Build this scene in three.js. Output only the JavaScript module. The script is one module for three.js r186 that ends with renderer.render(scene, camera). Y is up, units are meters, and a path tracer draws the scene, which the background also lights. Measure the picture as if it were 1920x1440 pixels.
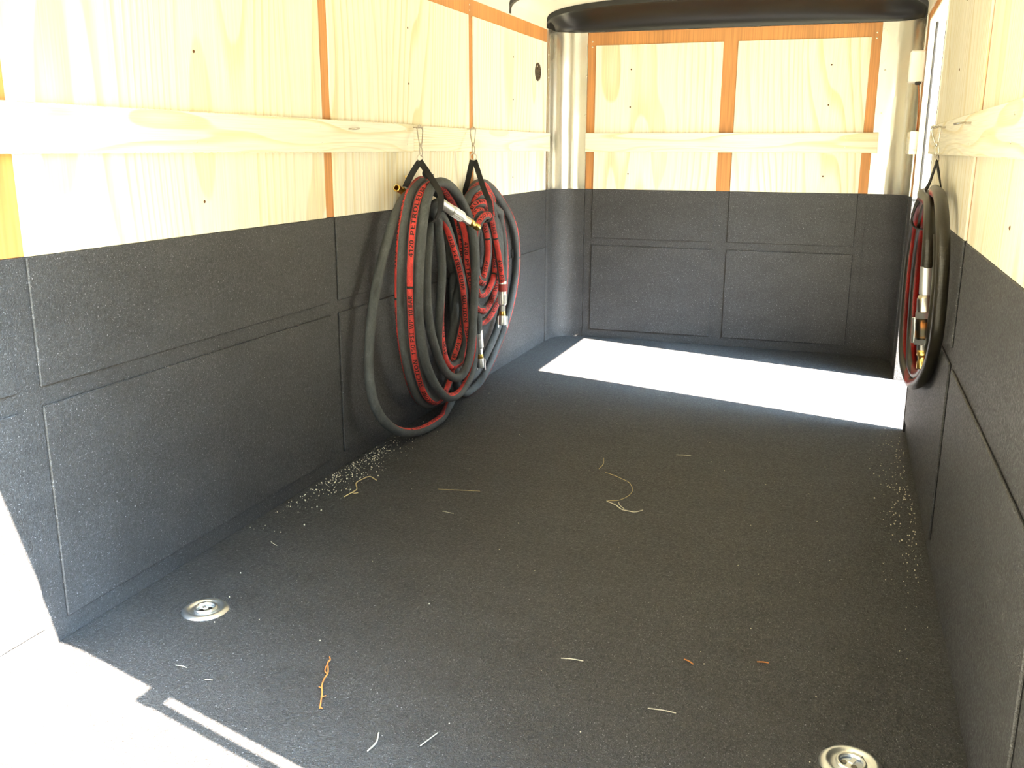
import * as THREE from 'three';
import { ConvexGeometry } from 'three/addons/geometries/ConvexGeometry.js';
import { mergeGeometries, toCreasedNormals } from 'three/addons/utils/BufferGeometryUtils.js';
import { Sky } from 'three/addons/objects/Sky.js';

// ---------- camera, sky, sun, exposure ----------
const scene = new THREE.Scene();
const renderer = new THREE.WebGLRenderer({ antialias: true });
renderer.toneMapping = THREE.LinearToneMapping;
renderer.toneMappingExposure = 1.3;
renderer.shadowMap.enabled = true;
const camera = new THREE.PerspectiveCamera(2 * Math.atan(720 / 1780.5) * 180 / Math.PI, 1920 / 1440, 0.02, 300);
camera.position.set(1.4828, 1.008, 5.0169);
camera.rotation.set(-0.2427, 0.3333, 0.004, 'YXZ');
scene.add(camera);

const SUN = new THREE.Vector3(1, 0.94, 0.29).normalize();
const sky = new Sky();
sky.scale.setScalar(5000);
sky.material.uniforms.turbidity.value = 10;
sky.material.uniforms.rayleigh.value = 0.3;
sky.material.uniforms.mieCoefficient.value = 0.22;
sky.material.uniforms.mieDirectionalG.value = 0.76;
sky.material.uniforms.sunPosition.value.copy(SUN);
sky.name = 'sky';
scene.backgroundIntensity = scene.environmentIntensity = 0.26;
scene.add(sky);

const sun = new THREE.DirectionalLight(0xfff0dc, 175);
sun.position.copy(SUN).multiplyScalar(20).add(new THREE.Vector3(0.9, 0.8, 2));
sun.target.position.set(0.9, 0.8, 2);
sun.castShadow = true;
sun.shadow.radius = 0.5;
sun.shadow.mapSize.set(4096, 4096);
Object.assign(sun.shadow.camera, { left: -6, right: 6, top: 6, bottom: -6, near: 1, far: 60 });
scene.add(sun, sun.target);

// ---------- helpers ----------
let seed = 12345;
const rnd = () => { seed = (seed * 1664525 + 1013904223) >>> 0; return seed / 4294967296; };
const hash = (x, y, s) => { let h = (Math.imul(x, 374761393) + Math.imul(y, 668265263) + Math.imul(s, 1274126177)) | 0; h = Math.imul(h ^ (h >>> 13), 1103515245); h ^= h >>> 16; return (h >>> 0) / 4294967296; };
const fade = (t) => t * t * (3 - 2 * t);
// value noise that repeats after px by py cells
function noise(x, y, px, py, s = 0) {
  const ix = Math.floor(x), iy = Math.floor(y), fx = fade(x - ix), fy = fade(y - iy);
  const m = (a, n) => ((a % n) + n) % n, x0 = m(ix, px), x1 = m(ix + 1, px), y0 = m(iy, py), y1 = m(iy + 1, py);
  const a = hash(x0, y0, s), b = hash(x1, y0, s), c = hash(x0, y1, s), d = hash(x1, y1, s);
  return a + (b - a) * fx + (c - a) * fy + (a - b - c + d) * fx * fy;
}
function dataTex(w, h, f, srgb) {
  const d = new Uint8Array(w * h * 4);
  for (let j = 0; j < h; j++) for (let i = 0; i < w; i++) {
    const c = f(i / w, j / h), k = (j * w + i) * 4;
    if (typeof c === 'number') { d[k] = d[k + 1] = d[k + 2] = Math.max(0, Math.min(255, c * 255)); } else for (let q = 0; q < 3; q++) d[k + q] = Math.max(0, Math.min(255, c[q]));
    d[k + 3] = 255;
  }
  const t = new THREE.DataTexture(d, w, h);
  t.wrapS = t.wrapT = THREE.RepeatWrapping; t.magFilter = THREE.LinearFilter; t.minFilter = THREE.LinearMipmapLinearFilter; t.generateMipmaps = true;
  if (srgb) t.colorSpace = THREE.SRGBColorSpace;
  t.needsUpdate = true;
  return t;
}
const scaled = (t, su, sv, ou = 0, ov = 0) => { const c = t.clone(); c.repeat.set(su, sv); c.offset.set(ou, ov); c.needsUpdate = true; return c; };
const used = {};
const numbered = (n) => { const k = (used[n] = (used[n] ?? -1) + 1); return k ? n + '_' + String(k).padStart(3, '0') : n; };
function mesh(name, geo, mat, parent = scene) {
  const m = new THREE.Mesh(geo, mat);
  m.castShadow = m.receiveShadow = true;
  m.name = parent === scene ? numbered(name) : partName(name, parent);
  parent.add(m);
  return m;
}
function partName(name, parent) {
  const n = parent.userData.partCount ??= {};
  const k = (n[name] = (n[name] ?? -1) + 1);
  return k ? name + '_' + String(k).padStart(3, '0') : name;
}
function tag(o, label, category, group) { o.userData.label = label; o.userData.category = category; if (group) o.userData.group = group; return o; }
function thing(name, label, category, pos = [0, 0, 0], group) {
  const o = new THREE.Group(); o.name = numbered(name); o.position.set(...pos); scene.add(o);
  return tag(o, label, category, group);
}
function structure(name) { const o = new THREE.Group(); o.name = name; o.userData.kind = 'structure'; scene.add(o); return o; }
// uv in metres by the way each face looks; du, dv shift the pattern
function planarUV(g, du = 0, dv = 0) {
  if (g.index) g = g.toNonIndexed();
  g.computeVertexNormals();
  const p = g.attributes.position, n = g.attributes.normal, uv = new Float32Array(p.count * 2);
  for (let i = 0; i < p.count; i++) {
    const ax = Math.abs(n.getX(i)), ay = Math.abs(n.getY(i)), az = Math.abs(n.getZ(i));
    let u, v;
    if (ax >= ay && ax >= az) { u = p.getZ(i); v = p.getY(i); } else if (ay >= az) { u = p.getX(i); v = p.getZ(i); } else { u = p.getX(i); v = p.getY(i); }
    uv[2 * i] = u + du; uv[2 * i + 1] = v + dv;
  }
  g.setAttribute('uv', new THREE.BufferAttribute(uv, 2));
  return g;
}
// a box with chamfered edges
function box(x0, x1, y0, y1, z0, z1, c = 0.0015, du = 0, dv = 0) {
  c = Math.min(c, (x1 - x0) / 2.2, (y1 - y0) / 2.2, (z1 - z0) / 2.2);
  const pts = [];
  for (const sx of [0, 1]) for (const sy of [0, 1]) for (const sz of [0, 1]) {
    const X = sx ? x1 : x0, Y = sy ? y1 : y0, Z = sz ? z1 : z0, ix = sx ? X - c : X + c, iy = sy ? Y - c : Y + c, iz = sz ? Z - c : Z + c;
    pts.push(new THREE.Vector3(X, iy, iz), new THREE.Vector3(ix, Y, iz), new THREE.Vector3(ix, iy, Z));
  }
  return planarUV(new ConvexGeometry(pts), du, dv);
}
const V = (a) => new THREE.Vector3(a[0], a[1], a[2]);
// a turned solid along the line from a to b: profile of [t in metres along, radius]
function turned(profile, a, b, seg = 28) {
  const g = new THREE.LatheGeometry(profile.map(([t, r]) => new THREE.Vector2(Math.max(r, 1e-5), t)), seg);
  const d = b.clone().sub(a).normalize();
  g.applyQuaternion(new THREE.Quaternion().setFromUnitVectors(new THREE.Vector3(0, 1, 0), d));
  g.translate(a.x, a.y, a.z);
  return g;
}
function tube(points, r, seg = 40, rad = 8, closed = false, tension) {
  const c = new THREE.CatmullRomCurve3(points.map(V), closed, tension ? 'catmullrom' : 'centripetal', tension ?? 0.5);
  return new THREE.TubeGeometry(c, seg, r, rad, closed);
}
const capBall = (p, r) => new THREE.SphereGeometry(r, 10, 6).translate(p[0], p[1], p[2]);
const plain = (g) => { const q = g.index ? g.toNonIndexed() : g; for (const k of Object.keys(q.attributes)) if (!['position', 'normal', 'uv'].includes(k)) q.deleteAttribute(k); return q; };
const join = (...gs) => mergeGeometries(gs.map(plain));

// ---------- materials ----------
const W = 1.75, HB = 0.8025, HT = 1.5257, HTT = 1.5905, ZR = 4.125;
const grit = dataTex(1024, 1024, (u, v) => {   // 0.5 m of sprayed liner: pimples 3 to 8 mm across with fine grain
  const a = noise(u * 90, v * 90, 90, 90, 1), b = noise(u * 200, v * 200, 200, 200, 2), c = noise(u * 420, v * 420, 420, 420, 3);
  return 0.25 * a + 0.3 * b * b * 1.6 + 0.45 * c;
});
const gritColor = dataTex(1024, 1024, (u, v) => {
  const a = noise(u * 160, v * 160, 160, 160, 5), b = noise(u * 400, v * 400, 400, 400, 6), s = noise(u * 330, v * 330, 330, 330, 7), d = noise(u * 6, v * 6, 6, 6, 8);
  let k = 38 + 14 * a + 22 * (b - 0.5) + 5 * (d - 0.5);
  if (s > 0.87) k += (s - 0.87) * 1100;          // pale grains of the sprayed coat
  return [k * 1.08, k * 1.08, k * 1.11];
}, true);
const gritRough = dataTex(512, 512, (u, v) => 0.36 + 0.26 * noise(u * 120, v * 120, 120, 120, 9) + 0.15 * noise(u * 256, v * 256, 256, 256, 10));
const liner = new THREE.MeshStandardMaterial({ map: scaled(gritColor, 2, 2), bumpMap: scaled(grit, 2, 2), bumpScale: 0.0022, roughnessMap: scaled(gritRough, 2, 2), roughness: 1 });
const linerWall = new THREE.MeshStandardMaterial({ map: scaled(gritColor, 2.4, 2.4), bumpMap: scaled(grit, 2.4, 2.4), bumpScale: 0.0012, roughnessMap: scaled(gritRough, 2.4, 2.4), roughness: 1 });

// plywood face veneer: 1.2 m across the grain, 2.4 m along it
const mixc = (a, b, t) => [a[0] + (b[0] - a[0]) * t, a[1] + (b[1] - a[1]) * t, a[2] + (b[2] - a[2]) * t];
const sstep = (a, b, x) => fade(Math.max(0, Math.min(1, (x - a) / (b - a))));
function veneer(s, flat) {
  return dataTex(1024, 1024, (u, v) => {
    const warp = noise(u * 5, v * 2, 5, 2, s) * 2.2 + noise(u * 14, v * 5, 14, 5, s + 1) * 0.5;
    const rings = u * flat + warp * 3.2, f = rings - Math.floor(rings), late = sstep(0.55, 0.92, f) * (1 - sstep(0.94, 1, f));
    const fine = noise(u * 340, v * 18, 340, 18, s + 2), patch = noise(u * 4, v * 2, 4, 2, s + 3);
    let c = mixc([232, 226, 211], [213, 196, 153], late * (0.25 + 0.75 * noise(u * 7, v * 3, 7, 3, s + 4)));
    c = mixc(c, [222, 216, 176], 0.45 * patch);
    const k = 0.93 + 0.1 * fine;
    return [c[0] * k, c[1] * k, c[2] * k];
  }, true);
}
const ply = [veneer(20, 18), veneer(40, 26)];
const plyBump = dataTex(512, 512, (u, v) => 0.6 * noise(u * 256, v * 24, 256, 24, 61) + 0.4 * noise(u * 90, v * 8, 90, 8, 62));
const plyMats = [0, 1, 2].map((i) => new THREE.MeshStandardMaterial({ map: scaled(ply[i % 2], 1 / 1.2, 1 / 2.4, i * 0.37, i * 0.21), bumpMap: scaled(plyBump, 1 / 0.6, 1 / 1.2), bumpScale: 0.0003, roughness: 0.62 }));
const railMap = ply[0].clone(); railMap.repeat.set(1 / 0.5, 1 / 1.6); railMap.rotation = Math.PI / 2; railMap.needsUpdate = true;
const railMat = new THREE.MeshStandardMaterial({ map: railMap, roughness: 0.6 });
const luanTex = dataTex(512, 512, (u, v) => {
  const f = noise(u * 220, v * 14, 220, 14, 71), g = noise(u * 10, v * 3, 10, 3, 72), k = 0.86 + 0.16 * f + 0.1 * (g - 0.5);
  return [198 * k, 136 * k, 76 * k];
}, true);
const luan = new THREE.MeshStandardMaterial({ map: scaled(luanTex, 1, 0.6), roughness: 0.6 });
const scratch = dataTex(256, 256, (u, v) => 0.22 + 0.07 * noise(u * 8, v * 3, 8, 3, 81));
const galv = new THREE.MeshStandardMaterial({ color: 0xc2c0b8, metalness: 1, roughness: 1, roughnessMap: scaled(scratch, 2, 2) });
const zinc = new THREE.MeshStandardMaterial({ color: new THREE.Color(0.82, 0.85, 0.88), metalness: 1, roughness: 0.32 });
const steel = new THREE.MeshStandardMaterial({ color: new THREE.Color(0.5, 0.46, 0.4), metalness: 1, roughness: 0.3 });
const darkSteel = new THREE.MeshStandardMaterial({ color: new THREE.Color(0.2, 0.19, 0.17), metalness: 1, roughness: 0.3 });
const aluminium = new THREE.MeshStandardMaterial({ color: new THREE.Color(0.72, 0.73, 0.73), metalness: 0.85, roughness: 0.38 });
const brass = new THREE.MeshStandardMaterial({ color: new THREE.Color(0.83, 0.56, 0.16), metalness: 1, roughness: 0.28 });
const rust = new THREE.MeshStandardMaterial({ map: dataTex(128, 128, (u, v) => mixc([48, 45, 38], [110, 68, 30], sstep(0.72, 0.9, noise(u * 6, v * 6, 6, 6, 91))), true), metalness: 0.9, roughness: 0.32 });
const whitePaint = new THREE.MeshStandardMaterial({ color: 0xf0efea, roughness: 0.45 });
const whitePlastic = new THREE.MeshStandardMaterial({ color: 0xf2f0e8, roughness: 0.35 });
const blackPlastic = new THREE.MeshStandardMaterial({ color: 0x121110, roughness: 0.42 });
const bowPaint = new THREE.MeshStandardMaterial({ color: 0x2a2a28, roughness: 0.45 });
const moulded = new THREE.MeshStandardMaterial({ color: 0x0d0c0b, roughness: 0.42 });
const roofPaint = new THREE.MeshStandardMaterial({ map: dataTex(256, 256, (u, v) => { const k = 0.95 + 0.06 * noise(u * 12, v * 12, 12, 12, 95); return [226 * k, 221 * k, 204 * k]; }, true), roughness: 0.5 });
const skin = new THREE.MeshStandardMaterial({ color: 0xe8e8e4, roughness: 0.35, metalness: 0.1 });
const webMap = dataTex(128, 128, (u, v) => { const k = 14 + 10 * Math.abs(Math.sin(u * Math.PI * 32)) * (0.6 + 0.4 * Math.sin(v * Math.PI * 64)); return [k * 1.1, k, k * 0.98]; }, true);
const webbing = new THREE.MeshStandardMaterial({ map: webMap, roughness: 0.8 });
const grassTex = dataTex(1024, 1024, (u, v) => {
  const a = noise(u * 12, v * 12, 12, 12, 101), b = noise(u * 60, v * 60, 60, 60, 102), c = noise(u * 300, v * 300, 300, 300, 103);
  const k = 0.6 + 0.4 * b + 0.35 * (c - 0.5), g = mixc([152, 148, 132], [123, 130, 104], sstep(0.35, 0.7, a));
  return [g[0] * k, g[1] * k, g[2] * k];
}, true);
const lawn = new THREE.MeshStandardMaterial({ map: scaled(grassTex, 40, 40), roughness: 0.95 });

// hose cover: 0.75 m long, once round; the printed red stripe runs down the middle
function hoseTexture(base, red, printed = true) {
  const w = 2048, h = 384, c = document.createElement('canvas'); c.width = w; c.height = h;
  const g = c.getContext('2d'), px = w / 0.8;
  g.fillStyle = base; g.fillRect(0, 0, w, h);
  const sh = h * 0.215;                          // stripe width
  g.fillStyle = red; g.fillRect(0, h / 2 - sh / 2, w, sh);
  g.fillStyle = '#23221f';
  if (printed) g.fillRect(16, h / 2 - sh / 2, 0.009 * px, sh);
  const word = (t, m0, m1) => { if (!printed) return;                   // black print between two places along the hose
    g.save(); g.font = 'bold 62px sans-serif'; g.textBaseline = 'middle'; g.fillStyle = '#241512';
    const tw = g.measureText(t).width; g.translate(m0 * px, h / 2 + 2); g.scale(((m1 - m0) * px) / tw, 1.2); g.fillText(t, 0, 0); g.restore();
  };
  word('4120', 0.118, 0.178); word('PETROLEUM', 0.192, 0.395); word('SUCTION', 0.415, 0.545); word('150 PSI', 0.56, 0.648); word('WP', 0.66, 0.695); word('10 BAR', 0.707, 0.782);
  const im = g.getImageData(0, 0, w, h), d = im.data;
  for (let j = 0; j < h; j++) for (let i = 0; i < w; i++) {      // scuffed rubber
    const u = i / w, v = j / h, dirt = noise(u * 9, v * 5, 9, 5, 115) ** 3 * 0.35, k = 0.84 - dirt + 0.3 * noise(u * 30, v * 7, 30, 7, 111) * noise(u * 160, v * 40, 160, 40, 112) + 0.16 * noise(u * 500, v * 90, 500, 90, 113), q = (j * w + i) * 4;
    for (let n = 0; n < 3; n++) d[q + n] = Math.min(255, d[q + n] * k);
  }
  g.putImageData(im, 0, 0);
  const t = new THREE.CanvasTexture(c); t.wrapS = t.wrapT = THREE.RepeatWrapping; t.colorSpace = THREE.SRGBColorSpace; t.anisotropy = 8;
  return t;
}
const hoseBump = dataTex(1024, 256, (u, v) => 0.5 * noise(u * 400, v * 40, 400, 40, 121) + 0.5 * noise(u * 60, v * 12, 60, 12, 122));
const ribBump = scaled(dataTex(128, 8, (u) => 0.5 + 0.5 * Math.sin(u * Math.PI * 2 * 8)), 45, 1);
const rubber = new THREE.MeshStandardMaterial({ map: hoseTexture('#46494a', '#c43a33'), bumpMap: hoseBump, bumpScale: 0.0006, roughness: 0.72 });
const ribbedRubber = new THREE.MeshStandardMaterial({ map: hoseTexture('#221e15', '#86150f', false), bumpMap: ribBump, bumpScale: 0.00025, roughness: 0.32 });

// ---------- the setting ----------
const roofY = (x) => { const t = Math.min(1, Math.abs((2 * x) / W - 1)); return HTT + 0.004 + 0.103 * Math.pow(1 - Math.pow(t, 2.5), 0.3); };

const ground = mesh('ground', planarUV(new THREE.PlaneGeometry(160, 160, 1, 1).rotateX(-Math.PI / 2)).translate(0, -0.5, 0), lawn);
ground.userData.kind = 'structure';
{ const uv = ground.geometry.attributes.uv; for (let i = 0; i < uv.count; i++) uv.setXY(i, uv.getX(i) / 160, uv.getY(i) / 160); }

const floor = structure('floor');
mesh('liner_floor', box(-0.054, W + 0.054, -0.02, 0, -0.054, 3.972, 0.002), liner, floor);
mesh('deck', box(-0.05, W + 0.05, -0.062, -0.0205, -0.05, 3.966, 0.002), luan, floor);
mesh('sill', box(-0.05, W + 0.05, -0.16, -0.0625, 3.9, 3.962, 0.004), blackPlastic, floor);
for (const z of [0.3, 1.1, 1.9, 2.7, 3.5]) mesh('cross_member', box(-0.05, W + 0.05, -0.16, -0.0625, z - 0.025, z + 0.025, 0.003), blackPlastic, floor);

const screwGeo = join(new THREE.SphereGeometry(0.0042, 10, 4, 0, Math.PI * 2, 0, Math.PI / 2).scale(1, 0.5, 1));
const brownScrew = new THREE.MeshStandardMaterial({ color: 0x5a3a1c, metalness: 0.6, roughness: 0.5 });
const brightScrew = new THREE.MeshStandardMaterial({ color: 0xe6e2d4, metalness: 0.9, roughness: 0.3 });
function screw(parent, x, y, z, dir, mat, s = 1) {      // head looking along dir
  const m = mesh('screw', screwGeo, mat, parent);
  m.quaternion.setFromUnitVectors(new THREE.Vector3(0, 1, 0), V(dir)); m.position.set(x, y, z); m.scale.setScalar(s);
  return m;
}

// one side wall: panels stand proud of the brown sheet; below HB everything wears the black coat
const G0 = 0.5055, G1 = 0.5448, PB = 0.0466;
function sideWall(side) {
  const right = side === 'right', wall = structure('wall_' + side);
  const X = (a, b, ...r) => right ? box(W - b, W - a, ...r) : box(a, b, ...r);   // a, b: how far into the room
  const dirIn = right ? [-1, 0, 0] : [1, 0, 0], at = (d) => right ? W - d : d;
  const door = right ? [0.5, 1.349] : null;
  const spans = right ? [[0.185, door[0] - 0.0225], [door[1] + 0.0225, 4.0]] : [[0.185, 4.0]];
  for (const [z0, z1] of spans) {
    mesh('luan_backing', X(-0.012, -0.006, HB, HTT, z0, z1, 0.001), luan, wall);
    mesh('liner_backing', X(-0.012, -0.004, 0, HB - 0.0005, z0, z1, 0.001), linerWall, wall);
    mesh('outer_skin', X(-0.054, -0.050, -0.06, HTT, z0 < 0.2 ? -0.054 : z0, z1, 0.001), skin, wall);
  }
  if (right) {
    mesh('luan_backing', X(-0.012, -0.006, HT + 0.004, HTT, door[0], door[1], 0.001), luan, wall);
    mesh('outer_skin', X(-0.054, -0.050, HT + 0.012, HTT, door[0], door[1], 0.001), skin, wall);
  }
  const bays = right ? [[1.372, 2.545], [2.605, 3.745], [3.8, 3.995]] : [[0.215, 1.231], [1.279, 2.4], [2.453, 3.594], [3.655, 3.995]];
  bays.forEach(([z0, z1], i) => {
    mesh('plywood_panel', X(-0.006, 0, HB, HT, z0, z1, 0.0012, 0.3 * i + (right ? 0.5 : 0), 0.17 * i), plyMats[(i + (right ? 1 : 0)) % 3], wall);
    mesh('liner_panel', X(-0.004, 0.0022, G1, HB - 0.0005, z0 - 0.001, z1 + 0.001, 0.002), linerWall, wall);
    mesh('liner_panel', X(-0.004, 0.0022, PB, G0, z0 - 0.001, z1 + 0.001, 0.002), linerWall, wall);
    if (z1 - z0 > 0.5) {
      const zm = (z0 + z1) / 2 + 0.012;
      for (const y of [1.412, 1.228, 0.88]) screw(wall, at(0.0003), y, zm, dirIn, brownScrew, 0.95);
      for (const y of [1.566, 1.545]) screw(wall, at(-0.0057), y, z1 + 0.024, dirIn, brightScrew, 0.8);
    }
  });
  const boards = right ? [[1.362, 3.6]] : [[1.858, 3.7], [1.297, 1.853], [0.2, 1.293]];
  boards.forEach(([z0, z1], i) => {
    mesh('rail_board', X(0, i ? 0.0165 : 0.019, 0.9955 + (i ? 0.002 : 0), 1.0905 - (i ? 0.003 : 0), z0, z1, 0.002, 0.31 * i, 0.4 * i), railMat, wall);
    for (let z = z0 + (right ? 1.23 : 0.055); z < z1 - 0.03; z += right ? 0.62 : 0.58) for (const y of [1.068, 1.022]) screw(wall, at(i ? 0.0167 : 0.0192), y, z + (y > 1.05 ? 0.008 : 0), dirIn, brightScrew, 0.75);
  });
  if (right) mesh('rail_board', X(-0.006, 0.036, 0.992, 1.088, 0.22, 0.478, 0.003), railMat, wall);
  return wall;
}
sideWall('left');
sideWall('right');

const wallBack = structure('wall_back');
mesh('luan_backing', box(0.1526, 1.5743, HB, HTT, -0.012, -0.006, 0.001), luan, wallBack);
mesh('liner_backing', box(0.1526, 1.5743, 0, HB - 0.0005, -0.012, -0.004, 0.001), linerWall, wallBack);
mesh('outer_skin', box(-0.054, W + 0.054, -0.06, HTT, -0.054, -0.05, 0.001), skin, wallBack);
[[0.1974, 0.8428], [0.9145, 1.5294]].forEach(([x0, x1], i) => {
  mesh('plywood_panel', box(x0, x1, HB, HT, -0.006, 0, 0.0012, 0.2 + 0.5 * i, 0.33 * i), plyMats[2 - i], wallBack);
  mesh('liner_panel', box(x0 - 0.001, x1 + 0.001, G1, HB - 0.0005, -0.004, 0.0022, 0.002), linerWall, wallBack);
  mesh('liner_panel', box(x0 - 0.001, x1 + 0.001, PB, G0, -0.004, 0.0022, 0.002), linerWall, wallBack);
  for (const y of [1.405, 1.22, 0.883]) screw(wallBack, i ? 1.359 : 0.385, y, 0.0003, [0, 0, 1], brownScrew);
});
mesh('rail_board', box(0.154, 1.598, 0.9955, 1.0905, 0, 0.019, 0.002), railMat, wallBack);
for (const x of [0.176, 1.552]) for (const y of [1.545, 1.52]) screw(wallBack, x, y, -0.0057, [0, 0, 1], brightScrew);
for (const x of [0.3, 0.86, 1.45]) for (const y of [1.065, 1.022]) screw(wallBack, x, y, 0.0193, [0, 0, 1], brightScrew, 0.75);

// rounded sheet-metal corners, black coated below HB
function corner(side, k) {
  const g = structure('trim_' + k), pts = [];
  const push = (x, z) => pts.push([side === 'right' ? W - x : x, z]);
  push(-0.006, 0.1985); push(-0.0005, 0.198); push(0.0, 0.1965); push(0, 0.15);
  for (let i = 1; i < 20; i++) { const a = (i / 20) * Math.PI / 2; push(0.13 - 0.13 * Math.cos(a), 0.13 - 0.13 * Math.sin(a)); }
  push(0.145, 0.0); push(side === 'right' ? 0.1765 : 0.1535, 0);
  const sheet = (y0, y1, off) => {
    const pos = [], uv = [], idx = []; let s = 0;
    const N = pts.map((p, i) => { const a = pts[Math.max(0, i - 1)], b = pts[Math.min(pts.length - 1, i + 1)], d = Math.hypot(b[0] - a[0], b[1] - a[1]); const sg = side === 'right' ? -1 : 1; return [-sg * (b[1] - a[1]) / d, sg * (b[0] - a[0]) / d]; });
    const rows = 36, dent = (s, y) => 0.0022 * (noise(s * 9, y * 6, 64, 64, 85) - 0.5) + 0.0012 * (noise(s * 22, y * 9, 64, 64, 86) - 0.5);
    for (const t of [off, off - 0.001]) for (let j = 0; j <= rows; j++) { s = 0; pts.forEach((p, i) => { if (i) s += Math.hypot(p[0] - pts[i - 1][0], p[1] - pts[i - 1][1]); const y = y0 + (y1 - y0) * j / rows, q = t + dent(s + (side === 'right' ? 3 : 0), y) * Math.min(1, Math.max(0, i - 2) / 3, (pts.length - 1 - i) / 2); pos.push(p[0] + N[i][0] * q, y, p[1] + N[i][1] * q); uv.push(s, y0 + (y1 - y0) * j / rows); }); }
    const n = pts.length, layer = n * (rows + 1);
    for (let L = 0; L < 2; L++) for (let j = 0; j < rows; j++) for (let i = 0; i < n - 1; i++) {
      const a = L * layer + j * n + i, q = [a, a + 1, a + n, a + 1, a + n + 1, a + n];
      if ((side === 'right') !== (L === 1)) q.reverse();
      idx.push(...q);
    }
    for (let i = 0; i < n - 1; i++) for (const j of [0, rows]) { const a = j * n + i, b = a + layer; idx.push(a, b, a + 1, a + 1, b, b + 1); }
    for (const i of [0, n - 1]) for (let j = 0; j < rows; j++) { const a = j * n + i, b = a + layer; idx.push(a, a + n, b, a + n, b + n, b); }
    const geo = new THREE.BufferGeometry();
    geo.setAttribute('position', new THREE.Float32BufferAttribute(pos, 3)); geo.setAttribute('uv', new THREE.Float32BufferAttribute(uv, 2)); geo.setIndex(idx);
    return toCreasedNormals(geo, 0.6);
  };
  mesh('metal_sheet', sheet(HB, HTT, 0.001), galv, g);
  mesh('liner_sheet', sheet(0, HB, 0.003), linerWall, g);
  const xx = (d) => side === 'right' ? W - d : d;
  for (const y of [1.47, 1.40, 1.36]) screw(g, xx(0.0014), y, 0.192, [side === 'right' ? -1 : 1, 0, 0], brightScrew);
  for (const y of [1.375, 1.18]) screw(g, xx(0.1495), y, 0.0016, [0, 0, 1], brightScrew);
}
corner('left', 1);
corner('right', 2);

// side door opening: white frame above, black coated jambs below
const doorTrim = structure('trim_3');
const D0 = 0.5, D1 = 1.349;
for (const [z0, z1] of [[D0 - 0.022, D0], [D1, D1 + 0.022]]) {
  mesh('jamb', box(W - 0.003, W + 0.056, HB, HT + 0.01, z0, z1, 0.002), whitePaint, doorTrim);
  mesh('liner_jamb', box(W - 0.004, W + 0.056, 0, HB - 0.0005, z0, z1 + (z0 < D0 ? 0.0015 : 0), 0.002), linerWall, doorTrim);
}
mesh('header', box(W - 0.003, W + 0.056, HT, HT + 0.012, D0, D1, 0.002), whitePaint, doorTrim);
mesh('weather_strip', box(W + 0.020, W + 0.030, HB + 0.01, HT, D0 + 0.0005, D0 + 0.008, 0.002), blackPlastic, doorTrim);

// rear frame: posts, the lock rod that stands off the right post, and the roof hoop
const rear = structure('trim_4');
mesh('post', box(-0.056, -0.0005, -0.16, HTT, 4.0, ZR, 0.004), skin, rear);
mesh('post', box(W + 0.0005, W + 0.056, -0.16, HTT, 4.0, ZR, 0.004), skin, rear);
mesh('lock_rod', tube([[W + 0.045, -0.1, 4.168], [W + 0.045, 0.6, 4.168], [W + 0.045, 1.40, 4.168]], 0.012, 8, 12), zinc, rear);
mesh('rod_bracket', box(W + 0.03, W + 0.06, 1.365, 1.40, ZR - 0.01, 4.181, 0.003), zinc, rear);

// arched roof and its bows
const ceiling = structure('ceiling');
const arch = (z0, z1, lift, thick, x0 = -0.054) => {
  const pos = [], uv = [], idx = [], e = [0.0006, 0.0012, 0.003, 0.006, 0.01, 0.015, 0.022, 0.03, 0.042, 0.058, 0.08, 0.11], xs = x0 < 0 ? [x0, 0.0002] : [];
  xs.push(...e); for (let i = 1; i < 20; i++) xs.push(0.11 + (W - 0.22) * i / 20); xs.push(...e.map((x) => W - x).reverse()); if (x0 < 0) xs.push(W - 0.0002, W - x0);
  const n = xs.length - 1, y = (x) => (x < 0.0008 || x > W - 0.0008) ? HTT + 0.001 : roofY(x) + lift;
  for (const [dy, z] of [[0, z0], [0, z1], [thick, z0], [thick, z1]]) for (const x of xs) { pos.push(x, y(x) + dy, z); uv.push(x, z); }
  const m = n + 1;
  for (let i = 0; i < n; i++) { const q = (a, b, c, d) => idx.push(a + i, b + i, c + i, b + i, d + i, c + i); q(0, 1, m, m + 1); q(2 * m, 3 * m, 2 * m + 1, 3 * m + 1); q(0, 2 * m, 1, 2 * m + 1); q(m, m + 1, 3 * m, 3 * m + 1); }
  for (const k of [0, n]) idx.push(k, m + k, 2 * m + k, m + k, 3 * m + k, 2 * m + k);
  const g = new THREE.BufferGeometry();
  g.setAttribute('position', new THREE.Float32BufferAttribute(pos, 3)); g.setAttribute('uv', new THREE.Float32BufferAttribute(uv, 2)); g.setIndex(idx);
  return toCreasedNormals(g, 0.5);
};
mesh('roof_sheet', arch(-0.054, ZR, 0.022, 0.006), roofPaint, ceiling);
for (const x of [-0.054, W + 0.0005]) mesh('top_plate', box(x, x + 0.0535, HTT - 0.002, HTT + 0.03, -0.054, ZR, 0.002), roofPaint, ceiling);
mesh('nose_panel', box(-0.054, W + 0.054, HTT - 0.002, HTT + 0.15, -0.06, -0.055, 0.001), skin, ceiling);
for (const z of [0.78, 1.38, 1.98, 2.58, 3.18, 3.78]) mesh('roof_bow', arch(z - 0.014, z + 0.014, 0, 0.0215, 0.0006), bowPaint, ceiling);
mesh('rear_header', arch(ZR - 0.05, ZR, -0.02, 0.041, 0.0006), skin, ceiling);

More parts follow.
